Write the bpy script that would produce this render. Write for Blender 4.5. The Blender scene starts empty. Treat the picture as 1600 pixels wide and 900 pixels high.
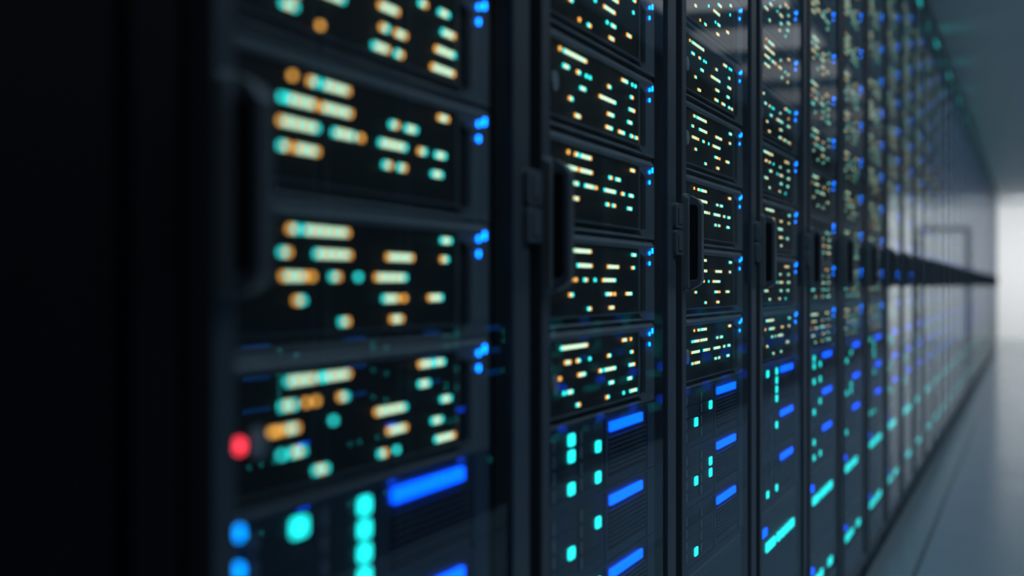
import bpy, bmesh, math, random
from mathutils import Vector

random.seed(11)
sc = bpy.context.scene
COL = sc.collection

# ------------------------------------------------------------------ layout
PITCH = 0.6            # one rack every 60 cm along the aisle
CAM_D = 0.46           # camera stands 46 cm from the rack fronts
CAM_H = 0.872
F_PX = 2222.0          # 50 mm lens on a 36 mm sensor, 1600 px wide
THETA = math.atan(812 / F_PX)
D = CAM_D / math.cos(THETA)
Y0 = 0.494 * PITCH - CAM_D * math.tan(THETA)   # near edge of rack 0
N_RACK = 35
AISLE_X = 1.05         # front of the row across the aisle
CEIL = 2.196
Y_END = Y0 + N_RACK * PITCH
Y_WALL = 25.0


def zs(s):
    return CAM_H - s * D


# ------------------------------------------------------------------ materials
def mat(name, base, rough=0.5, metal=0.0, noise=0.0, scale=20.0, spec=0.5, bump=0.0):
    m = bpy.data.materials.new(name)
    m.use_nodes = True
    nt = m.node_tree
    b = nt.nodes['Principled BSDF']
    b.inputs['Base Color'].default_value = (*base, 1)
    b.inputs['Roughness'].default_value = rough
    b.inputs['Metallic'].default_value = metal
    b.inputs['Specular IOR Level'].default_value = spec
    if noise > 0 or bump > 0:
        tc = nt.nodes.new('ShaderNodeTexCoord')
        n = nt.nodes.new('ShaderNodeTexNoise')
        n.inputs['Scale'].default_value = scale
        n.inputs['Detail'].default_value = 4
        nt.links.new(tc.outputs['Object'], n.inputs['Vector'])
        r = nt.nodes.new('ShaderNodeValToRGB')
        r.color_ramp.elements[0].color = (*[c * (1 - noise) for c in base], 1)
        r.color_ramp.elements[1].color = (*[c * (1 + noise) for c in base], 1)
        nt.links.new(n.outputs['Fac'], r.inputs['Fac'])
        nt.links.new(r.outputs['Color'], b.inputs['Base Color'])
        if bump > 0:
            bp = nt.nodes.new('ShaderNodeBump')
            bp.inputs['Strength'].default_value = bump
            bp.inputs['Distance'].default_value = 0.001
            nt.links.new(n.outputs['Fac'], bp.inputs['Height'])
            nt.links.new(bp.outputs['Normal'], b.inputs['Normal'])
    return m


def emit(name, col, strength, sampled=True):
    m = bpy.data.materials.new(name)
    m.use_nodes = True
    b = m.node_tree.nodes['Principled BSDF']
    b.inputs['Base Color'].default_value = (0.02, 0.02, 0.02, 1)
    b.inputs['Emission Color'].default_value = (*col, 1)
    b.inputs['Emission Strength'].default_value = strength
    m.cycles.emission_sampling = 'AUTO' if sampled else 'NONE'
    return m


def perforated(name):
    """black sheet steel with a fine punched grid"""
    m = mat(name, (0.008, 0.010, 0.010), 0.55)
    nt = m.node_tree
    b = nt.nodes['Principled BSDF']
    tc = nt.nodes.new('ShaderNodeTexCoord')
    v = nt.nodes.new('ShaderNodeTexVoronoi')
    v.inputs['Scale'].default_value = 260
    v.inputs['Randomness'].default_value = 0.0
    nt.links.new(tc.outputs['Object'], v.inputs['Vector'])
    r = nt.nodes.new('ShaderNodeValToRGB')
    r.color_ramp.elements[0].position = 0.35
    r.color_ramp.elements[0].color = (0.002, 0.003, 0.003, 1)
    r.color_ramp.elements[1].position = 0.45
    r.color_ramp.elements[1].color = (0.008, 0.012, 0.011, 1)
    nt.links.new(v.outputs['Distance'], r.inputs['Fac'])
    nt.links.new(r.outputs['Color'], b.inputs['Base Color'])
    return m


def glass_mat():
    m = bpy.data.materials.new('tinted_door_glass')
    m.use_nodes = True
    nt = m.node_tree
    for n in list(nt.nodes):
        nt.nodes.remove(n)
    out = nt.nodes.new('ShaderNodeOutputMaterial')
    tr = nt.nodes.new('ShaderNodeBsdfTransparent')
    tr.inputs['Color'].default_value = (0.97, 0.98, 0.98, 1)
    gl = nt.nodes.new('ShaderNodeBsdfGlossy')
    gl.inputs['Roughness'].default_value = 0.0
    gl.inputs['Color'].default_value = (0.72, 0.79, 0.85, 1)
    fr = nt.nodes.new('ShaderNodeFresnel')
    fr.inputs['IOR'].default_value = GLASS_IOR
    geo = nt.nodes.new('ShaderNodeNewGeometry')
    inv = nt.nodes.new('ShaderNodeMath')
    inv.operation = 'SUBTRACT'
    inv.inputs[0].default_value = 1.0
    mul = nt.nodes.new('ShaderNodeMath')
    mul.operation = 'MULTIPLY'
    mix = nt.nodes.new('ShaderNodeMixShader')
    nt.links.new(geo.outputs['Backfacing'], inv.inputs[1])
    nt.links.new(fr.outputs['Fac'], mul.inputs[0])
    nt.links.new(inv.outputs[0], mul.inputs[1])
    nt.links.new(mul.outputs[0], mix.inputs['Fac'])
    nt.links.new(tr.outputs[0], mix.inputs[1])
    nt.links.new(gl.outputs[0], mix.inputs[2])
    nt.links.new(mix.outputs[0], out.inputs['Surface'])
    return m


GLASS_IOR = 1.5
LED_A, LED_T, LED_B = 2.3, 2.6, 15.0


def build_materials():
    g = {}
    g['frame'] = mat('rack_frame_metal', (0.13, 0.152, 0.17), 0.36, 0.4, 0.15, 30)
    g['unlit'] = mat('rack_shade_black', (0.003, 0.003, 0.004), 0.6, spec=0.15)  # shade put into the colour: keeps this rack dark under the near lamps
    g['body'] = mat('rack_body_black', (0.010, 0.011, 0.013), 0.5)
    g['bezel'] = mat('server_bezel_grey', (0.22, 0.26, 0.29), 0.38, 0.3, 0.10, 25)
    g['panel'] = perforated('perforated_black_panel')
    g['slot'] = mat('recess_black', (0.006, 0.007, 0.008), 0.7)
    g['store'] = mat('storage_face_slate', (0.060, 0.100, 0.165), 0.42, 0.2, 0.12, 25)
    g['tray'] = mat('drive_tray_dark', (0.045, 0.070, 0.100), 0.5, 0.2)
    g['latch'] = mat('tray_latch_grey', (0.36, 0.42, 0.50), 0.35, 0.5)
    g['handle'] = mat('handle_black', (0.17, 0.19, 0.21), 0.32, 0.3)
    g['plate'] = mat('handle_plate_grey', (0.34, 0.37, 0.39), 0.28, 0.35)
    g['web'] = mat('handle_web_black', (0.004, 0.005, 0.006), 0.6)
    g['button'] = mat('button_grey', (0.50, 0.58, 0.62), 0.35, 0.2)
    g['glass'] = glass_mat()
    g['amber'] = emit('led_amber', (1.0, 0.46, 0.08), LED_A, False)
    g['teal'] = emit('led_teal', (0.03, 0.88, 0.84), LED_T, False)
    g['blue'] = emit('led_blue', (0.0, 0.15, 1.0), LED_B, True)
    g['lamp_blue'] = emit('power_blue', (0.0, 0.27, 1.0), 3.6, True)
    g['red'] = emit('led_red', (1.0, 0.04, 0.07), 3.2, True)
    g['bar'] = emit('light_bar_blue', (0.0, 0.31, 4.4), 1.0, True)
    g['pill'] = emit('activity_teal', (0.014, 0.95, 0.92), 2.3, True)
    g['ghost'] = emit('activity_teal_low', (0.012, 0.90, 0.88), 1.0, False)
    g['ghostbar'] = emit('light_bar_blue_low', (0.0, 0.2, 0.92), 0.9, False)
    g['strip'] = emit('port_teal', (0.012, 0.88, 0.88), 2.3, True)
    g['dimstrip'] = emit('port_teal_dim', (0.01, 0.42, 0.42), 2.5, True)
    return g


M = build_materials()


# ------------------------------------------------------------------ mesh builder
class MB:
    def __init__(self):
        self.v, self.f, self.m, self.mats = [], [], [], []

    def mi(self, key):
        if key not in self.mats:
            self.mats.append(key)
        return self.mats.index(key)

    def box(self, x0, x1, y0, y1, z0, z1, key):
        b = len(self.v)
        self.v += [(x, y, z) for x in (x0, x1) for y in (y0, y1) for z in (z0, z1)]
        for q in ((0, 1, 3, 2), (4, 6, 7, 5), (0, 4, 5, 1), (2, 3, 7, 6), (0, 2, 6, 4), (1, 5, 7, 3)):
            self.f.append(tuple(b + i for i in q))
            self.m.append(self.mi(key))

    def prism_x(self, pts, x0, x1, key):
        """polygon of (y, z) points, anticlockwise seen from +x, extruded from x0 to x1"""
        n, b = len(pts), len(self.v)
        self.v += [(x0, y, z) for y, z in pts] + [(x1, y, z) for y, z in pts]
        k = self.mi(key)
        self.f.append(tuple(b + n + i for i in range(n)))
        self.f.append(tuple(b + i for i in reversed(range(n))))
        self.m += [k, k]
        for i in range(n):
            j = (i + 1) % n
            self.f.append((b + i, b + j, b + n + j, b + n + i))
            self.m.append(k)

    def prism_y(self, pts, y0, y1, key):
        """polygon of (x, z) points, extruded along y"""
        n, b = len(pts), len(self.v)
        self.v += [(x, y0, z) for x, z in pts] + [(x, y1, z) for x, z in pts]
        k = self.mi(key)
        self.f.append(tuple(b + i for i in range(n)))
        self.f.append(tuple(b + n + i for i in reversed(range(n))))
        self.m += [k, k]
        for i in range(n):
            j = (i + 1) % n
            self.f.append((b + j, b + i, b + n + i, b + n + j))
            self.m.append(k)

    def rrect(self, x0, x1, y0, y1, z0, z1, r, key, seg=4):
        pts = []
        for cy, cz, a0 in ((y1 - r, z1 - r, 0), (y0 + r, z1 - r, 90), (y0 + r, z0 + r, 180), (y1 - r, z0 + r, 270)):
            for i in range(seg + 1):
                a = math.radians(a0 + 90 * i / seg)
                pts.append((cy + r * math.cos(a), cz + r * math.sin(a)))
        self.prism_x(pts, x0, x1, key)

    def disc(self, x0, x1, cy, cz, r, key, seg=20):
        self.prism_x([(cy + r * math.cos(2 * math.pi * i / seg), cz + r * math.sin(2 * math.pi * i / seg)) for i in range(seg)], x0, x1, key)

    def add(self, other, dx=0, dy=0, dz=0, flip=False):
        b = len(self.v)
        s = -1 if flip else 1
        self.v += [(s * x + dx, s * y + dy, z + dz) for x, y, z in other.v]
        for f, m in zip(other.f, other.m):
            self.f.append(tuple(b + i for i in f))
            self.m.append(self.mi(other.mats[m]))

    def mesh(self, name, bevel=0.0):
        me = bpy.data.meshes.new(name)
        me.from_pydata(self.v, [], self.f)
        for k in self.mats:
            me.materials.append(M[k])
        me.polygons.foreach_set('material_index', self.m)
        if bevel or len(self.f) < 4000:
            bm = bmesh.new()
            bm.from_mesh(me)
            bmesh.ops.recalc_face_normals(bm, faces=bm.faces)
            if bevel:
                bmesh.ops.bevel(bm, geom=bm.edges[:], offset=bevel, segments=2, affect='EDGES', profile=0.5, clamp_overlap=True)
            bm.to_mesh(me)
            bm.free()
        me.update()
        return me


def obj(name, me, parent=None, loc=(0, 0, 0)):
    o = bpy.data.objects.new(name, me)
    COL.objects.link(o)
    o.location = loc
    if parent is not None:
        o.parent = parent
    return o


def part(name, mb, parent, bevel=0.0):
    return obj(name, mb.mesh(name, bevel) if isinstance(mb, MB) else mb, parent)


def tag(o, label=None, cat=None, group=None, kind=None):
    for k, v in (('label', label), ('category', cat), ('group', group), ('kind', kind)):
        if v:
            o[k] = v
    return o


def empty(name, loc):
    o = bpy.data.objects.new(name, None)
    COL.objects.link(o)
    o.location = loc
    o.empty_display_size = 0.05
    return o


def copy_tree(src, loc):
    """a copy of a thing with copies of its parts and sub-parts"""
    def rec(o, parent):
        c = o.copy()
        COL.objects.link(c)
        c.parent = parent
        for ch in KIDS.get(o.name, ()):
            rec(ch, c)
        return c
    r = rec(src, None)
    r.location = loc
    return r


KIDS = {}


def index_children(root_objs):
    for o in root_objs:
        if o.parent is not None:
            KIDS.setdefault(o.parent.name, []).append(o)


# ------------------------------------------------------------------ ordinals
_UNIT = ['', 'first', 'second', 'third', 'fourth', 'fifth', 'sixth', 'seventh', 'eighth', 'ninth', 'tenth', 'eleventh', 'twelfth', 'thirteenth',
         'fourteenth', 'fifteenth', 'sixteenth', 'seventeenth', 'eighteenth', 'nineteenth']
_TENS = {20: ('twentieth', 'twenty'), 30: ('thirtieth', 'thirty')}


def nth(n):
    if n < 20:
        return _UNIT[n]
    t = n // 10 * 10
    return _TENS[t][0] if n == t else _TENS[t][1] + '-' + _UNIT[n - t]


# ------------------------------------------------------------------ the lit patterns: (centre y mm, z mm, lights, colour of the first light)
A1 = [(82.2, -8.5, 1, 'a'), (134.8, -8.5, 12, 'ta'), (102.1, -24.7, 3, 'tt'), (146.3, -24.1, 2, 'at'), (175.4, -24.2, 1, 't'), (189.4, -24.2, 1, 't'), (332.7, -8.1, 3, 'at'), (367.7, -8.0, 1, 't'), (382.1, -7.8, 1, 't'), (265.9, -24.2, 2, 'at'), (365.1, -24.0, 1, 'ta'), (162.1, -40.8, 3, 'tt'), (259.2, -39.9, 10, 'at'), (365.8, -39.8, 3, 'ta'), (119.0, -56.4, 2, 'at'), (271.8, -56.3, 3, 'at'), (355.7, -55.9, 2, 'tt'), (143.0, -72.2, 3, 'aa'), (265.4, -72.2, 4, 'at'), (318.6, -71.8, 3, 'at'), (364.5, -72.4, 1, 'ta'), (386.3, -72.4, 1, 'ta')]
A2 = [(110.3, -8.0, 1, 'a'), (163.1, -7.4, 8, 'aa.22'), (96.5, -23.7, 1, 't'), (150.0, -23.5, 13, 'ta.37'), (119.4, -39.4, 7, 'at'), (186.1, -38.7, 5, 'tt'), (213.1, -39.3, 1, 'a'), (119.7, -55.4, 7, 'ta.33'), (368.8, -7.3, 2, 'aa'), (271.2, -23.7, 2, 'ta'), (302.9, -23.3, 3, 'tt'), (268.9, -39.5, 7, 'tt'), (324.8, -39.6, 1, 'at'), (362.3, -39.7, 2, 'tt'), (258.8, -55.6, 2, 'ta'), (285.5, -55.7, 2, 'ta'), (355.3, -55.8, 2, 'tt')]
A3 = [(148.8, -6.3, 12, 'aa.17'), (100.2, -22.3, 1, 'ta'), (169.2, -22.1, 8, 'ta'), (112.8, -37.6, 5, 'aa'), (137.2, -38.0, 1, 'a'), (172.2, -38.0, 2, 'ta'), (208.9, -38.1, 1, 't'), (265.5, -38.3, 7, 'at'), (120.2, -53.4, 2, 'at'), (186.7, -69.3, 1, 'ta'), (282.2, -22.3, 6, 'aa'), (272.2, -53.9, 5, 'ta.5'), (275.9, -69.6, 2, 'aa'), (351.8, -54.0, 3, 'at'), (374.8, -6.7, 2, 'tt'), (371.1, -22.5, 2, 'at')]
A4 = [(131.7, -6.4, 14, 'ta'), (332.1, -7.0, 3, 'aa'), (361.2, -6.8, 1, 'a'), (108.4, -22.2, 3, 'aa'), (145.3, -22.3, 2, 'at'), (188.3, -22.6, 1, 't'), (265.5, -22.7, 2, 'at'), (364.9, -23.0, 1, 'ta'), (81.6, -38.0, 1, 'a'), (158.2, -38.3, 4, 'at'), (230.8, -38.6, 1, 'at'), (269.5, -38.6, 6, 'tt'), (365.6, -39.1, 3, 'ta'), (95.1, -54.1, 1, 't'), (115.8, -54.0, 3, 'tt'), (275.1, -54.7, 3, 'tt'), (355.7, -55.0, 2, 'tt'), (145.3, -70.3, 2, 'ta'), (258.6, -70.7, 2, 'at'), (328.3, -70.9, 1, 't'), (372.2, -71.3, 5, 'tt')]
A5 = [(122.4, -6.5, 6, 't'), (150.6, -6.8, 1, 't'), (171.8, -6.8, 5, 't'), (191.5, -6.7, 1, 'a'), (332.3, -7.1, 4, 'a'), (359.9, -7.3, 3, 't'), (104.5, -21.7, 3, 't'), (129.6, -22.1, 1, 'a'), (143.5, -22.2, 1, 'a'), (184.4, -22.1, 2, 'a'), (328.6, -22.8, 3, 't'), (83.6, -37.7, 1, 'a'), (90.6, -37.9, 1, 'a'), (108.6, -37.9, 3, 'a'), (169.5, -37.8, 1, 't'), (265.3, -38.4, 8, 'a'), (374.3, -39.1, 3, 't'), (95.7, -53.5, 1, 't'), (116.9, -53.4, 3, 't'), (276.7, -53.9, 5, 'a'), (355.3, -55.0, 3, 't'), (150.7, -69.3, 3, 't'), (250.6, -69.9, 2, 't'), (275.5, -70.2, 1, 't'), (372.4, -70.9, 6, 't')]
A6 = [(119.0, -58.4, 2, 'a'), (209.1, -41.2, 1, 't'), (290.9, -26.0, 4, 't'), (377.5, -9.8, 2, 't'), (266.7, -41.1, 7, 'a'), (372.7, -25.2, 1, 't'), (185.9, -73.6, 2, 't'), (257.6, -57.4, 1, 't'), (283.0, -56.8, 3, 't'), (352.1, -57.1, 3, 'a'), (275.7, -73.2, 3, 'a'), (116.1, -58.3, 1, 'a'), (149.7, -70.1, 1, 'a')]
A7 = [(116.1, -58.3, 1, 'a'), (149.7, -70.1, 1, 'a'), (261.5, -37.4, 5, 'a'), (326.5, -21.3, 2, 't'), (369.9, -21.3, 3, 't'), (253.6, -53.4, 2, 'a'), (282.9, -53.5, 3, 'a'), (379.3, -37.3, 4, 't'), (247.1, -69.0, 4, 't'), (279.9, -69.6, 2, 't'), (372.5, -53.2, 6, 'a'), (368.0, -68.4, 7, 'a'), (145.0, -46.4, 12, 'a'), (106.0, -64.5, 3, 't')]

ROWS = (-7.0, -22.8, -38.5, -54.7, -70.6)


def tidy(p):
    out = []
    for y, z, n, c in p:
        r = min(ROWS, key=lambda a: abs(a - z))
        out.append((y, r if abs(r - z) < 5 else z, n, c))
    return out


A1, A2, A3, A4, A5, A6, A7 = map(tidy, (A1, A2, A3, A4, A5, A6, A7))
BASE_PATTERNS = [A1, A2, A3, A4, A5]


def vary(p, rnd):
    out = []
    for y, z, n, c in p:
        t = rnd.random()
        if t < 0.10:
            continue
        if n == 1 and c[0] == 'a' and rnd.random() < 0.6:
            n = 2
        if t < 0.30 and n > 3:
            n = max(1, n - rnd.randint(1, 3))
            y += rnd.choice((-1, 1)) * 6.8
        if rnd.random() < 0.3:
            c = 'a' if c[0] == 't' else 't'
        if n > 7 and '.' not in c and rnd.random() < 0.5:
            c = c + rnd.choice(('.3', '.5', '.7'))
        out.append((y, z, n, c))
    return out


_r = random.Random(5)
PATTERNS = BASE_PATTERNS + [A6 + [(130.0, -7.0, 9, 't'), (112.0, -22.8, 5, 'a')], A7]
VARIANTS = PATTERNS + [vary(_r.choice(BASE_PATTERNS), _r) for _ in range(9)]

# ------------------------------------------------------------------ the setting
XL, XR, YN = -1.75, 2.35, -3.2


def slab(name, x0, x1, y0, y1, z0, z1, m):
    b = MB()
    M[name + '_m'] = m
    b.box(x0, x1, y0, y1, z0, z1, name + '_m')
    o = obj(name, b.mesh(name))
    o['kind'] = 'structure'
    return o


def floor_mat():
    m = mat('floor_tile', FLOOR_COL, FLOOR_ROUGH, 0.0, spec=0.5)
    nt = m.node_tree
    b = nt.nodes['Principled BSDF']
    tc = nt.nodes.new('ShaderNodeTexCoord')
    mp = nt.nodes.new('ShaderNodeMapping')
    mp.inputs['Location'].default_value = (0.332, 0.1, 0)
    nt.links.new(tc.outputs['Object'], mp.inputs['Vector'])
    br = nt.nodes.new('ShaderNodeTexBrick')
    br.offset = 0.0
    br.inputs['Scale'].default_value = 1.0
    br.inputs['Brick Width'].default_value = 0.6
    br.inputs['Row Height'].default_value = 60.0
    br.inputs['Mortar Size'].default_value = 0.008
    br.inputs['Mortar Smooth'].default_value = 0.2
    c = FLOOR_COL
    br.inputs['Color1'].default_value = (*c, 1)
    br.inputs['Color2'].default_value = (*c, 1)
    br.inputs['Mortar'].default_value = (*[v * 0.3 for v in c], 1)
    nt.links.new(mp.outputs[0], br.inputs['Vector'])
    nt.links.new(br.outputs['Color'], b.inputs['Base Color'])
    n = nt.nodes.new('ShaderNodeTexNoise')
    n.inputs['Scale'].default_value = 3.0
    n.inputs['Detail'].default_value = 5
    nt.links.new(tc.outputs['Object'], n.inputs['Vector'])
    mr = nt.nodes.new('ShaderNodeMapRange')
    mr.inputs['To Min'].default_value = FLOOR_ROUGH - 0.04
    mr.inputs['To Max'].default_value = FLOOR_ROUGH + 0.06
    nt.links.new(n.outputs['Fac'], mr.inputs['Value'])
    nt.links.new(mr.outputs[0], b.inputs['Roughness'])
    return m


FLOOR_COL, FLOOR_ROUGH = (0.30, 0.345, 0.36), 0.20
slab('floor', XL, XR, YN, Y_WALL, -0.1, 0.0, floor_mat())
ceiling = slab('ceiling', XL, XR, YN, Y_WALL, CEIL, CEIL + 0.1, mat('ceiling_paint', (0.84, 0.88, 0.91), 0.58, noise=0.04, scale=2))
white = mat('wall_white', (0.86, 0.86, 0.85), 0.6, noise=0.02, scale=3)
greyw = mat('wall_grey', (0.30, 0.32, 0.34), 0.7, noise=0.05, scale=3)
slab('wall_back', XL - 0.1, XR + 0.1, Y_WALL, Y_WALL + 0.1, -0.1, CEIL + 0.1, white)
slab('wall_left', XL - 0.1, XL, YN, Y_WALL, -0.1, CEIL + 0.1, greyw)
slab('wall_right', XR, XR + 0.1, YN, Y_WALL, -0.1, CEIL + 0.1, greyw)
slab('wall_front', XL - 0.1, XR + 0.1, YN - 0.1, YN, -0.1, CEIL + 0.1, greyw)

# door in the far wall, seen mirrored in the glass doors
M['door_paint'] = mat('door_paint', (0.80, 0.81, 0.81), 0.5)
M['door_trim'] = mat('door_trim', (0.09, 0.10, 0.11), 0.5)
b = MB()
b.box(0.13, 0.86, Y_WALL - 0.02, Y_WALL - 0.002, 0.0, 1.78, 'door_paint')
door = obj('door_1', b.mesh('door_1'))
door['kind'] = 'structure'
b = MB()
for x0, x1, z0, z1 in ((0.05, 0.13, 0, 1.86), (0.86, 0.94, 0, 1.86), (0.13, 0.86, 1.78, 1.86)):
    b.box(x0, x1, Y_WALL - 0.035, Y_WALL - 0.001, z0, z1, 'door_trim')
part('door_frame', b, door)
b = MB()
b.box(0.20, 0.32, Y_WALL - 0.07, Y_WALL - 0.05, 0.95, 0.975, 'door_trim')
b.box(0.20, 0.22, Y_WALL - 0.06, Y_WALL - 0.02, 0.95, 0.975, 'door_trim')
part('door_handle', b, door)

# recessed ceiling light panels over both aisles; the near-aisle ones are added fill
def lamp_mat(name, strength, col=(0.97, 0.98, 1.0)):
    M[name] = emit(name, col, strength, True)


lamp_mat('lamp_near_fill', 0.12)  # faint glow of the added panels over the near aisle
lamp_mat('lamp_cross', 1.5, (0.96, 0.99, 1.0))


def downlight(x, y, power, size=0.56, spread=130):
    l = bpy.data.lights.new('downlight', 'AREA')
    l.shape = 'SQUARE'
    l.size = size
    l.energy = power
    l.color = (0.52, 0.77, 1.0)
    l.spread = math.radians(spread)
    o = bpy.data.objects.new('downlight', l)
    COL.objects.link(o)
    o.location = (x, y, CEIL - 0.02)
    o.parent = ceiling


y = -2.0
while y < 20.9:
    b = MB()
    key = 'lamp_near_fill'
    if y > 5.2:
        key = 'lamp_aisle_%d' % round((y - 5.2) / 1.2)
        lamp_mat(key, max(0.05, 0.72 * math.exp(-(y - 5.2) / 3.6)))
    b.box(0.15, 0.75, y - 0.3, y + 0.3, CEIL - 0.012, CEIL - 0.001, key)
    part('light_panel', b, ceiling)
    downlight(0.45, y, 4.0 if y > 1 else 0.8, spread=140)  # over the near aisle these are added to brighten the near racks
    y += 1.2
for x in (-1.25, 1.95):
    b = MB()
    b.box(x - 0.35, x + 0.35, 21.9, 24.3, CEIL - 0.012, CEIL - 0.001, 'lamp_cross')
    part('light_panel', b, ceiling)
for x in (-1.1, -0.1, 0.9, 1.9):
    # added unseen lights without fixtures, aimed to brighten the far wall
    l = bpy.data.lights.new('wall_fill_light', 'AREA')
    l.shape = 'SQUARE'
    l.size = 0.4
    l.energy = 10.3
    l.color = (0.98, 0.985, 1.0)
    l.spread = math.radians(125)
    o = bpy.data.objects.new('wall_fill_light', l)
    COL.objects.link(o)
    o.location = (x, 22.3, CEIL - 0.16)
    o.rotation_euler = (math.radians(62), 0, 0)
    o.parent = ceiling

# ------------------------------------------------------------------ one rack with its glass door
ZB, ZT = 0.0985, zs(-2.62)


def rack_body():
    b = MB()
    b.box(-1.0, -0.016, 0.0, 0.004, 0.03, 2.18, 'body')
    b.box(-1.0, -0.016, 0.560, 0.564, 0.03, 2.18, 'body')
    return b


def make_rack(glazed=True):
    r = empty('server_rack', (-CAM_D, Y0, 0))
    made = [r]

    def p(name, mb, parent=r, bevel=0.0):
        o = part(name, mb, parent, bevel)
        made.append(o)
        return o
    b = MB(); b.box(-1.0, -0.016, 0.0, 0.004, 0.06, 2.155, 'body'); p('side_panel', b)
    b = MB(); b.box(-1.0, -0.016, 0.560, 0.564, 0.06, 2.155, 'body'); p('side_panel', b)
    b = MB(); b.box(-1.0, -0.016, 0.0, 0.564, 2.155, 2.19, 'body'); p('top_panel', b)
    b = MB(); b.box(-1.0, -0.006, 0.004, 0.560, 0.0, 0.06, 'body'); b.box(-0.99, -0.02, 0.004, 0.56, 0.06, 0.0935, 'body'); p('plinth', b)
    b = MB(); b.box(-1.0, -0.995, 0.004, 0.560, 0.06, 2.155, 'body'); p('rear_panel', b)
    b = MB(); b.box(-0.035, -0.016, 0.476, 0.5175, 0.0985, 2.15, 'body')
    for k in range(60):
        zz = 0.12 + k * 0.0335
        b.box(-0.016, -0.0150, 0.490, 0.500, zz, zz + 0.01, 'slot')
    p('mounting_rail', b)
    # door: a frame of two stiles and two rails, the pane let into it
    b = MB()
    for y0, y1 in ((0.0, 0.026), (0.518, 0.564)):
        b.box(-0.014, 0.006, y0, y1, 0.065, 2.188, 'frame')
    b.box(-0.014, 0.006, 0.026, 0.518, 2.156, 2.188, 'frame')
    b.box(-0.014, 0.006, 0.026, 0.518, 0.065, 0.0935, 'frame')
    door = p('door', b, r, 0.0012)
    if glazed:
        b = MB(); b.box(0.0004, 0.0024, 0.025, 0.519, 0.093, 2.157, 'glass'); p('glass_pane', b, door)
    else:
        b = MB(); b.box(-0.006, 0.001, 0.029, 0.519, 0.096, 2.157, 'body'); p('door_panel', b, door)
    # handle: plate on the stile, raised grip on two arms, dark web between
    h0, h1 = CAM_H - 0.0080, CAM_H + 0.128
    b = MB(); b.rrect(0.0055, 0.010, 0.001, 0.029, h0, h1, 0.006, 'plate'); b.rrect(0.0098, 0.0145, 0.001, 0.0095, h0 + 0.004, h1 - 0.004, 0.004, 'plate'); p('handle_plate', b, door, 0.0012)
    b = MB()
    g = [(0.008, h1 - 0.002), (0.008, h1 - 0.016), (0.0225, h1 - 0.017), (0.0245, h1 - 0.021), (0.0245, h0 + 0.020), (0.0225, h0 + 0.016), (0.008, h0 + 0.015),
         (0.008, h0 + 0.002), (0.014, h0 + 0.002), (0.026, h0 + 0.008), (0.0305, h0 + 0.014), (0.0305, h1 - 0.016), (0.026, h1 - 0.009), (0.014, h1 - 0.002)]
    b.prism_y(g, 0.012, 0.029, 'handle')
    p('handle_grip', b, door, 0.0014)
    b = MB(); b.box(0.0098, 0.0247, 0.0135, 0.026, h0 + 0.014, h1 - 0.016, 'web'); p('handle_web', b, door)
    for z0, z1 in ((CAM_H + 0.041, CAM_H + 0.0755), (CAM_H + 0.0775, CAM_H + 0.1117)) if glazed else ():
        b = MB()
        b.rrect(0.0025, 0.011, 0.545, 0.5875, z0, z1, 0.005, 'handle')
        b.box(0.011, 0.0125, 0.556, 0.578, z0 + 0.006, z1 - 0.006, 'handle')
        p('hinge', b, door, 0.0012)
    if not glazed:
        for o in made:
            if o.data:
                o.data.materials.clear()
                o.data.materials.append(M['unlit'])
    index_children(made)
    return r


RACK = make_rack()
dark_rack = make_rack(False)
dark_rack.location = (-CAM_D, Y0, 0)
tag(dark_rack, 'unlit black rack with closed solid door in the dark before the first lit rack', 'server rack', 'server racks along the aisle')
for i in range(1, N_RACK):
    r = RACK if i == 1 else copy_tree(RACK, (0, 0, 0))
    r.location = (-CAM_D, Y0 + PITCH * i, 0)
    if i == 1:
        lb = 'first lit rack, with the red light and the large blurred handle'
    elif i == N_RACK - 1:
        lb = 'last black glass-door rack at the far end by the white wall'
    else:
        lb = f'tall black server rack with glass door, {nth(i)} lit rack along the row'
    tag(r, lb, 'server rack', 'server racks along the aisle')

# ------------------------------------------------------------------ servers with light matrices (type A)
UP = 0.2133 * D
Y_IN0, Y_IN1 = 0.0315, 0.4715


def srv_bezel():
    b = MB()
    t, w = 0.0118, 0.0009                      # top band: a sloped lip and a flat
    b.prism_y([(-0.012, w), (-0.0006, w), (-0.0006, 0.0055), (-0.0050, t), (-0.012, t)][::-1], Y_IN0, Y_IN1, 'bezel')
    zb = -0.0777
    b.box(-0.012, -0.0010, Y_IN0, 0.398, zb - 0.0018, zb, 'bezel')              # line under the window
    b.prism_y([(-0.012, -0.0862), (-0.0016, -0.0862), (-0.0006, -0.0878), (-0.0006, -0.0893), (-0.012, -0.0893)][::-1], Y_IN0, Y_IN1, 'bezel')
    # ear: thin upright, slot, flat strip, with a cut corner below
    b.box(-0.012, -0.0008, 0.396, 0.3995, zb - 0.001, w, 'bezel')
    b.prism_x([(0.396, zb - 0.0005), (0.411, -0.0880), (0.4185, -0.0880), (0.3995, zb + 0.001)], -0.012, -0.0008, 'bezel')
    b.prism_x([(0.411, -0.0885), (Y_IN1, -0.0885), (Y_IN1, -0.0770), (0.4275, -0.0770), (0.4215, -0.0820)], -0.012, -0.0008, 'bezel')
    b.box(-0.012, -0.0008, 0.4275, Y_IN1, -0.0775, w, 'bezel')
    b.prism_x([(0.3995, w), (0.3995, -0.003), (0.4275, -0.011), (0.4275, w)], -0.012, -0.0012, 'bezel')
    return b


def srv_panel():
    b = MB()
    b.box(-0.012, -0.0024, Y_IN0, 0.397, -0.0780, 0.0012, 'panel')
    b.box(-0.014, -0.0070, Y_IN0, 0.412, -0.0885, -0.0780, 'slot')
    b.box(-0.014, -0.0060, 0.3985, 0.430, -0.0800, 0.0005, 'slot')
    return b


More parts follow.
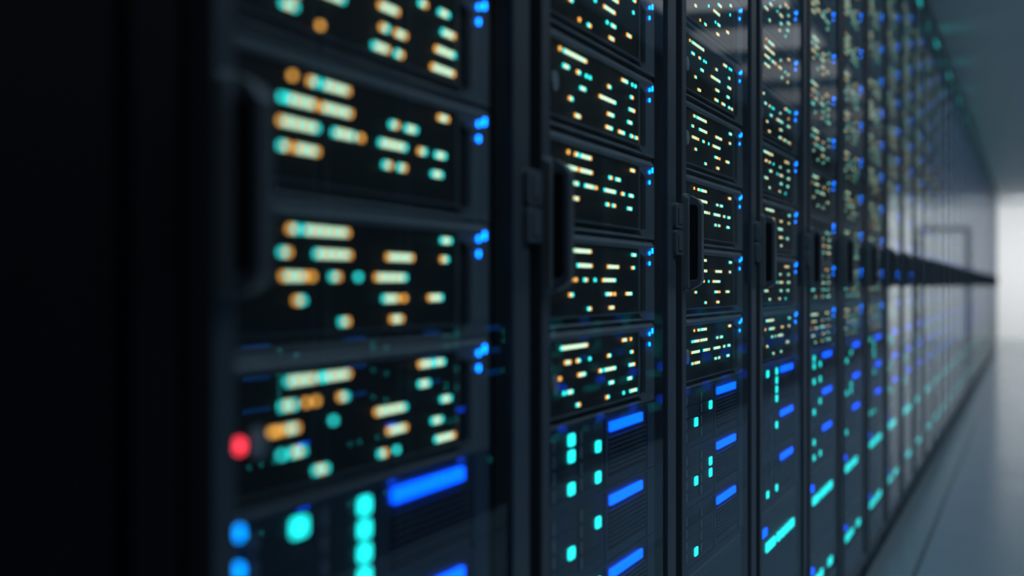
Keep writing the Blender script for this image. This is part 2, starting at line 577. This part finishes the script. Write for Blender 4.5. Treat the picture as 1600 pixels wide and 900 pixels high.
def srv_chassis():
    b = MB(); b.box(-0.55, -0.0135, 0.036, 0.468, -0.0885, 0.0112, 'body'); return b


STATUS = ((0.4602, 0.0, 0.0034, 0.0068), (0.4458, -0.0034, 0.0030, 0.0046), (0.4458, -0.0166, 0.0030, 0.0050))


def status_mb(k):
    y, z, w, h = STATUS[k]
    b = MB(); b.rrect(-0.001, 0.0002, y - w / 2, y + w / 2, z - h / 2, z + h / 2, w * 0.45, 'blue', 3); return b


def leds_mb(bars, only=None):
    b = MB()
    for k, (y, z, n, c) in enumerate(bars):
        if only is not None and k != only:
            continue
        st = 6.8
        code, _, hole = c.partition('.')
        c = code[0]
        if len(code) == 2:
            n = max(2, n)
            if (code[0] == code[1]) != (n % 2 == 1):
                n += 1
        skip = int(float('0.' + hole) * n) if hole else -1
        if hole and (skip % 2 == 1):
            skip += 1
        for q in range(n):
            if q == skip:
                continue
            yy = y + (q - (n - 1) / 2) * st
            if yy > 393 or yy < 36:
                continue
            key = 'amber' if (c == 'a') == (q % 2 == 0) else 'teal'
            b.box(-0.0026, -0.0014, (yy - 2.9) / 1000, (yy + 2.9) / 1000, (z - 1.9) / 1000, (z + 1.9) / 1000, key)
    return b


def button_mb():
    b = MB(); b.disc(-0.0026, -0.0008, 0.064, -0.043, 0.0105, 'button'); b.disc(-0.0008, -0.0004, 0.064, -0.043, 0.0075, 'button'); return b


def redlight_mb():
    b = MB(); b.disc(-0.0026, 0.0000, 0.0415, -0.043, 0.0046, 'red', 16); return b


ME = {}


def cached(key, fn, bevel=0.0):
    if key not in ME:
        mb = fn()
        ME[key] = mb.mesh(key if isinstance(key, str) else key[0], bevel)
    return ME[key]


def server_near(pi, button, red):
    pat = VARIANTS[pi]
    r = empty('rack_server', (0, 0, 0))
    obj('chassis', cached('chassis', srv_chassis), r)
    obj('bezel', cached('bezel', srv_bezel), r)
    obj('front_panel', cached('front_panel', srv_panel), r)
    for k in range(3):
        obj('status_light', cached(('status_light', k), lambda: status_mb(k)), r)
    for k in range(len(pat)):
        if 36 < pat[k][0] < 393:
            obj('indicator_light', cached(('indicator_light', pi, k), lambda: leds_mb(pat, k)), r)
    if button:
        obj('power_button', cached('power_button', button_mb), r)
    if red:
        o = obj('power_light', cached('power_light', redlight_mb), r)
        o['label'] = 'round red power light'
    return r


def status_all():
    b = MB()
    for k in range(3):
        b.add(status_mb(k))
    return b


def server_mid(pi, button):
    r = obj('rack_server', cached('bezel', srv_bezel))
    obj('front_panel', cached('front_panel', srv_panel), r)
    obj('chassis', cached('chassis', srv_chassis), r)
    obj('status_light', cached('status_cluster', status_all), r)
    obj('light_matrix', cached(('light_matrix', pi), lambda: leds_mb(VARIANTS[pi])), r)
    if button:
        obj('power_button', cached('power_button', button_mb), r)
    return r


def server_whole(pi):
    b = MB()
    b.add(srv_chassis()); b.add(srv_bezel()); b.add(srv_panel()); b.add(status_all()); b.add(leds_mb(VARIANTS[pi]))
    return b


WHOLE = [server_whole(k) for k in range(len(VARIANTS))]


def server_far(pi):
    return obj('rack_server', cached(('rack_server', pi), lambda: WHOLE[pi]))


# what the camera sees: used only to choose which servers stand as objects of their own
def view(y, z, x=-CAM_D):
    dep = y * math.cos(THETA) - x * math.sin(THETA)
    if dep < 0.2:
        return None
    px = 800 + F_PX * (y * math.sin(THETA) + x * math.cos(THETA)) / dep
    py = 446 - F_PX * (z - CAM_H) / dep
    return px, py, dep


PAT_OF = {(1, 0): 4, (1, 1): 2, (1, 2): 1, (1, 3): 6, (2, 0): 3, (2, 1): 2, (2, 2): 1, (2, 3): 0, (2, 4): 5,
          (3, 0): 1, (3, 1): 2, (3, 2): 1, (3, 3): 2, (3, 4): 0, (3, 5): 5}
BUTTON = {(1, 0), (2, 0), (2, 3), (3, 0), (3, 3), (3, 4)}
N_A = 12
ROW_S = (0.1201, -0.0912, -0.3035, -0.5190, -0.7345)
NEAR_SHIFT = {0: 0.0022, 2: -0.0020, 3: -0.0038}   # the first rack's servers sit a little differently on their rails


def row_s(j):
    return ROW_S[j] if j < 5 else ROW_S[4] - 0.2133 * (j - 4)


rp = random.Random(3)
cand = []
pat_of = {}
for i in range(1, N_RACK):
    for j in range(N_A):
        pat_of[i, j] = PAT_OF.get((i, j), rp.randrange(len(VARIANTS)))
        s0 = row_s(j)
        yb = Y0 + i * PITCH
        vis = 0
        for uu in (0.12, 0.4, 0.72):
            for ss in (s0 + 0.01, s0 + 0.08, s0 + 0.15):
                v = view(yb + uu * PITCH, zs(ss))
                if v and 0 < v[0] < 1600 and 0 < v[1] < 900:
                    vis += 1
        if vis:
            v = view(yb + 0.25, zs(s0))
            cand.append((vis / v[2] ** 3, i, j))
cand.sort(reverse=True)
CHOSEN = {(i, j) for _, i, j in cand[:300]}
rest = MB()
for i in range(1, N_RACK):
    for j in range(N_A):
        s0 = row_s(j)
        loc = (-CAM_D, Y0 + i * PITCH, zs(s0) + (NEAR_SHIFT.get(j, 0.0) if i == 1 else 0.0))
        pi = pat_of[i, j]
        if (i, j) not in CHOSEN:
            rest.add(WHOLE[pi], *loc)
            continue
        bt = (i, j) in BUTTON
        if i <= 3:
            o = server_near(pi, bt, (i, j) == (1, 0))
        elif i <= 8:
            o = server_mid(pi, (i * 7 + j * 3) % 4 == 0)
        else:
            o = server_far(pi)
        o.location = loc
        if (i, j) == (1, 0):
            lb = 'dark rack server with round red light, lowest above the blue light bar'
        else:
            where = 'lowest dark light-dotted server' if j == 0 else f'dark light-dotted server, {nth(j + 1)} up from the blue bars,'
            lb = f'{where} in the {nth(i)} lit rack'
        tag(o, lb, 'server', 'rack servers dotted with amber and teal lights')

# ------------------------------------------------------------------ storage servers with drive trays and a blue light bar (type B)
HB = 0.1755 * D
ROWPITCH = 0.0356 * D
BAYS = (0.0525, 0.1475)


def st_face():
    b = MB()
    b.box(-0.012, -0.0030, Y_IN0, Y_IN1, -HB + 0.0008, -0.0008, 'store')
    b.box(-0.012, -0.0010, Y_IN0, Y_IN1, -0.0035, -0.0008, 'store')
    b.box(-0.012, -0.0008, 0.4370, Y_IN1, -HB + 0.0008, -0.0008, 'store')
    b.box(-0.012, -0.0012, 0.248, 0.258, -HB + 0.0008, -0.0008, 'store')
    return b


def st_grille():
    b = MB()
    b.box(-0.0040, -0.0029, 0.262, 0.434, -0.0745, -0.0262, 'slot')
    for k in range(8):
        z = -0.0279 - k * 0.0056
        b.prism_y([(-0.0031, z), (-0.0008, z - 0.0004), (-0.0008, z - 0.0016), (-0.0031, z - 0.0030)][::-1], 0.264, 0.432, 'store')
    return b


def st_bar():
    b = MB(); b.box(-0.0032, -0.0002, 0.269, 0.4116, -0.0218, -0.0110, 'bar'); return b


def st_tray(k):
    c, r = k // 4, k % 4
    y0 = BAYS[c]
    zc = -(0.0330 + 0.0356 * r) * D
    b = MB()
    b.box(-0.0035, -0.0014, y0, y0 + 0.088, zc - 0.0079, zc + 0.0079, 'tray')
    for q in range(4):
        b.box(-0.0016, -0.0009, y0 + 0.014, y0 + 0.046, zc - 0.0062 + q * 0.0033, zc - 0.0045 + q * 0.0033, 'tray')
    return b


def st_latch(k):
    c, r = k // 4, k % 4
    y0 = BAYS[c]
    zc = -(0.0330 + 0.0356 * r) * D
    b = MB(); b.rrect(-0.0016, -0.0002, y0 + 0.001, y0 + 0.008, zc - 0.0065, zc + 0.0065, 0.002, 'latch', 2); return b


def st_pill(k):
    c, r = k // 4, k % 4
    y0 = (0.107, 0.2075)[c]
    w = (0.0215, 0.0190)[c]
    zc = -(0.0330 + 0.0356 * r) * D
    b = MB(); b.rrect(-0.0016, -0.0001, y0, y0 + w, zc - 0.0064, zc + 0.0064, 0.0032, 'pill', 3); return b


def st_lamp(z):
    b = MB(); b.disc(-0.0034, 0.0001, 0.0405, z, 0.0048, 'lamp_blue', 16); return b


def st_chassis():
    b = MB(); b.box(-0.60, -0.0125, 0.036, 0.468, -HB + 0.001, -0.001, 'body'); return b


LIT = {(1, 0): (0, 4, 5, 6, 7), (1, 1): (1, 5), (2, 0): (0, 1, 3, 5, 7), (2, 1): (2, 5), (2, 2): (1, 4), (3, 0): (2, 5), (3, 1): (2, 5, 6), (3, 2): (3,),
       (4, 0): (0, 4, 5, 6, 7), (4, 1): (5,), (4, 2): (3, 7), (5, 0): (0, 1, 3, 5, 7), (5, 1): (2, 5), (5, 2): (1, 3, 7), (6, 0): (2, 5), (6, 1): (2, 5, 6), (6, 2): (3,),
       (7, 0): (0, 5, 6, 7), (7, 1): (5,), (7, 2): (3, 7), (8, 0): (1, 5, 6), (8, 1): (2, 5), (8, 2): (1, 6)}


def storage_near(lit, lamp, near):
    r = empty('storage_server', (0, 0, 0))
    obj('chassis', cached('st_chassis', st_chassis), r).name = 'chassis'
    obj('bezel', cached('st_bezel', st_face), r)
    obj('vent_grille', cached('vent_grille', st_grille), r)
    o = obj('light_bar', cached('light_bar', st_bar), r)
    for k in range(8):
        t = obj('drive_tray', cached(('drive_tray', k), lambda: st_tray(k)), r)
        if near:
            obj('tray_latch', cached(('tray_latch', k), lambda: st_latch(k)), t)
        if k in lit:
            obj('activity_light', cached(('activity_light', k), lambda: st_pill(k)), t)
    if lamp:
        for z in (-0.0075, -0.0310):
            obj('power_light', cached(('power_light', z), lambda: st_lamp(z)), r)['label'] = 'round blue power light'
    return r


def storage_whole(lit):
    b = MB()
    for m in (st_chassis(), st_face(), st_grille(), st_bar()):
        b.add(m)
    for k in range(8):
        b.add(st_tray(k))
        b.add(st_latch(k))
        if k in lit:
            b.add(st_pill(k))
    return b


rl = random.Random(9)
LITS = [(0, 1, 3, 5, 7), (2, 5), (1, 4), (2, 5, 6), (3,), (0, 4, 5, 6, 7), (3, 7), (1, 3, 7)]
ST_WHOLE = [storage_whole(x) for x in LITS]
where3 = ('topmost', 'middle', 'lowest')
for i in range(1, N_RACK):
    for q in range(3):
        loc = (-CAM_D, Y0 + i * PITCH, zs(0.3035 + 0.1755 * q) + (0.0029 if i == 1 else 0.0))
        li = rl.randrange(len(LITS))
        vs = [view(loc[1] + yy, loc[2] - zz) for yy in (0.1, 0.25, 0.44) for zz in (0.005, 0.045, 0.08)]
        if not any(v and 0 < v[0] < 1600 and 0 < v[1] < 895 for v in vs):
            rest.add(ST_WHOLE[li], *loc)
            continue
        if i <= 8:
            o = storage_near(LIT[i, q] if (i, q) in LIT else LITS[li], i == 1, i <= 5)
        else:
            o = obj('storage_server', cached(('storage_server', li), lambda: ST_WHOLE[li]))
        o.location = loc
        tag(o, f'storage server with blue light bar, {where3[q]} of three in the {nth(i)} lit rack', 'server', 'storage servers with blue light bars')

# ------------------------------------------------------------------ tall switches with rows of teal port lights (type C)
HC = 0.376 * D
SEGS = ((0.107, 0.203), (0.228, 0.264), (0.275, 0.311), (0.322, 0.358), (0.366, 0.430))


def sw_face(h):
    b = MB()
    b.box(-0.60, -0.0125, 0.036, 0.468, -h + 0.001, -0.001, 'body')
    b.box(-0.012, -0.0030, Y_IN0, Y_IN1, -h + 0.0008, -0.0008, 'store')
    b.box(-0.012, -0.0008, Y_IN0, Y_IN1, -0.0045, -0.0008, 'store')
    b.box(-0.012, -0.0010, Y_IN0, Y_IN1, -h + 0.0008, -h + 0.004, 'store')
    return b


def sw_comb():
    b = MB()
    b.box(-0.0032, -0.0006, 0.05, 0.450, -0.0135, -0.0105, 'bezel')
    for k in range(40):
        y0 = 0.052 + k * 0.01
        b.box(-0.0032, -0.0010, y0, y0 + 0.0055, -0.0265, -0.0135, 'bezel')
    return b


def sw_blue(z):
    b = MB(); b.rrect(-0.0032, -0.0002, 0.036, 0.112, z - 0.0070, z + 0.0070, 0.003, 'bar', 2); return b


def sw_seg(k, z, key='strip'):
    y0, y1 = SEGS[k]
    b = MB(); b.rrect(-0.0032, -0.0002, y0, y1, z - 0.0085, z + 0.0085, 0.003, key, 2); return b


SETS = [(0, 1, 2, 3, 4), (0, 3, 4), (0, 1, 4), (0, 1), (1, 2, 3), (0, 1, 2, 3), (2, 3, 4)]
KC = -0.0995 * D
KT = -0.1640 * D


def switch_near(segs):
    r = obj('network_switch', cached('switch_face', lambda: sw_face(HC)))
    obj('vent_comb', cached('vent_comb', sw_comb), r)
    obj('power_bar', cached('power_bar', lambda: sw_blue(KC)), r)
    for k in segs:
        obj('port_light', cached(('port_light', k), lambda: sw_seg(k, KT)), r)
    return r


def switch_whole(segs):
    b = MB()
    b.add(sw_face(HC)); b.add(sw_comb()); b.add(sw_blue(KC))
    for k in segs:
        b.add(sw_seg(k, KT))
    return b


SW_WHOLE = [switch_whole(s) for s in SETS]
SEG_OF = {(4, 0): 0, (5, 0): 0, (5, 1): 2, (6, 0): 5, (6, 1): 2, (7, 0): 0, (7, 1): 0}
for i in range(1, N_RACK):
    for q in range(2):
        loc = (-CAM_D, Y0 + i * PITCH, zs(0.8310 + 0.378 * q))
        si = SEG_OF.get((i, q), rl.randrange(len(SETS)))
        vs = [view(loc[1] + yy, loc[2] - zz) for yy in (0.1, 0.25, 0.45) for zz in (0.005, 0.06, 0.15)]
        if not any(v and 0 < v[0] < 1600 and 0 < v[1] < 890 for v in vs):
            rest.add(SW_WHOLE[si], *loc)
            continue
        o = switch_near(SETS[si]) if i <= 9 else obj('network_switch', cached(('network_switch', si), lambda: SW_WHOLE[si]))
        o.location = loc
        tag(o, f"slate switch with teal lights, {('upper', 'lower')[q]} of two at the foot of the {nth(i)} lit rack", 'switch', 'switches with teal port lights')

# top units with a teal strip under the rack roof
HT = 0.354 * D


def top_unit(dim):
    b = MB()
    b.add(sw_face(HT))
    for k in ((1, 2, 3, 4) if not dim else (3,)):
        b.add(sw_seg(k, -0.062 * D, 'strip' if not dim else 'dimstrip'))
    return b


TOPS = [top_unit(False), top_unit(True)]
for i in range(1, N_RACK):
    loc = (-CAM_D, Y0 + i * PITCH, zs(-2.61))
    k = 0 if i % 2 == 0 else 1
    v = view(loc[1] + 0.3, loc[2] - 0.05)
    if not (v and 0 < v[1] < 900):
        rest.add(TOPS[k], *loc)
        continue
    o = obj('patch_panel', cached(('patch_panel', k), lambda: TOPS[k]))
    o.location = loc
    tag(o, f'dark top panel with teal light under the roof of the {nth(i)} lit rack', 'panel', 'panels under the rack roofs')

ro = obj('remaining_servers', rest.mesh('remaining_servers'))
tag(ro, 'dark servers filling the racks far down the row and above the picture', 'server', kind='stuff')

# ------------------------------------------------------------------ the row across the aisle, seen only as faint reflections
opp = MB()
for i in range(0, N_RACK):
    yb = Y0 + (i + 1) * PITCH - 0.018
    o = MB()
    o.box(-1.0, -0.004, 0.0, 0.564, 0.0, 2.19, 'body')
    o.box(-0.006, 0.004, 0.0, 0.040, 0.02, 2.188, 'frame')
    o.box(-0.006, 0.004, 0.520, 0.564, 0.02, 2.188, 'frame')
    for q in range(3):
        z0 = zs(0.3035 + 0.1755 * q)
        mm = MB(); mm.add(st_bar())
        mm.mats = ['ghostbar']
        for k in LITS[rl.randrange(len(LITS))]:
            mm.add(st_pill(k))
        mm.mats = [{'pill': 'ghost', 'bar': 'ghostbar'}.get(x, x) for x in mm.mats]
        o.add(mm, 0, 0, z0)
    for q in range(2):
        mm = MB(); mm.add(sw_blue(KC))
        for k in range(5):
            if rl.random() < 0.5:
                mm.rrect(-0.0032, 0.0005, 0.11 + 0.065 * k, 0.125 + 0.065 * k, KT - 0.007, KT + 0.007, 0.004, 'ghost', 2)
        o.add(mm, 0, 0, zs(0.8310 + 0.378 * q))
    opp.add(o, AISLE_X, yb, 0, flip=True)
oo = obj('opposite_racks', opp.mesh('opposite_racks'))
tag(oo, 'row of dark racks across the aisle showing as faint reflections in the glass', 'server rack', kind='stuff')

# ------------------------------------------------------------------ camera and picture settings
cam = bpy.data.cameras.new('camera')
co = bpy.data.objects.new('camera', cam)
COL.objects.link(co)
co.location = (0, 0, CAM_H)
co.rotation_euler = (math.radians(90), 0, THETA)
cam.lens = 50 * F_PX / (50 / 36 * 1600)
cam.sensor_width = 36
cam.shift_y = -4 / 1600
cam.clip_start = 0.02
cam.dof.use_dof = True
cam.dof.focus_distance = 2.05
cam.dof.aperture_fstop = 2.66
sc.camera = co

w = bpy.data.worlds.new('world')
w.use_nodes = True
w.node_tree.nodes['Background'].inputs['Color'].default_value = (0.4, 0.55, 0.7, 1)
w.node_tree.nodes['Background'].inputs['Strength'].default_value = 0.02
sc.world = w
sc.view_settings.view_transform = 'Standard'
sc.view_settings.look = 'None'
sc.view_settings.gamma = 1.0
sc.view_settings.use_curve_mapping = False
sc.view_settings.exposure = 0.0
sc.cycles.sample_clamp_indirect = 2.0
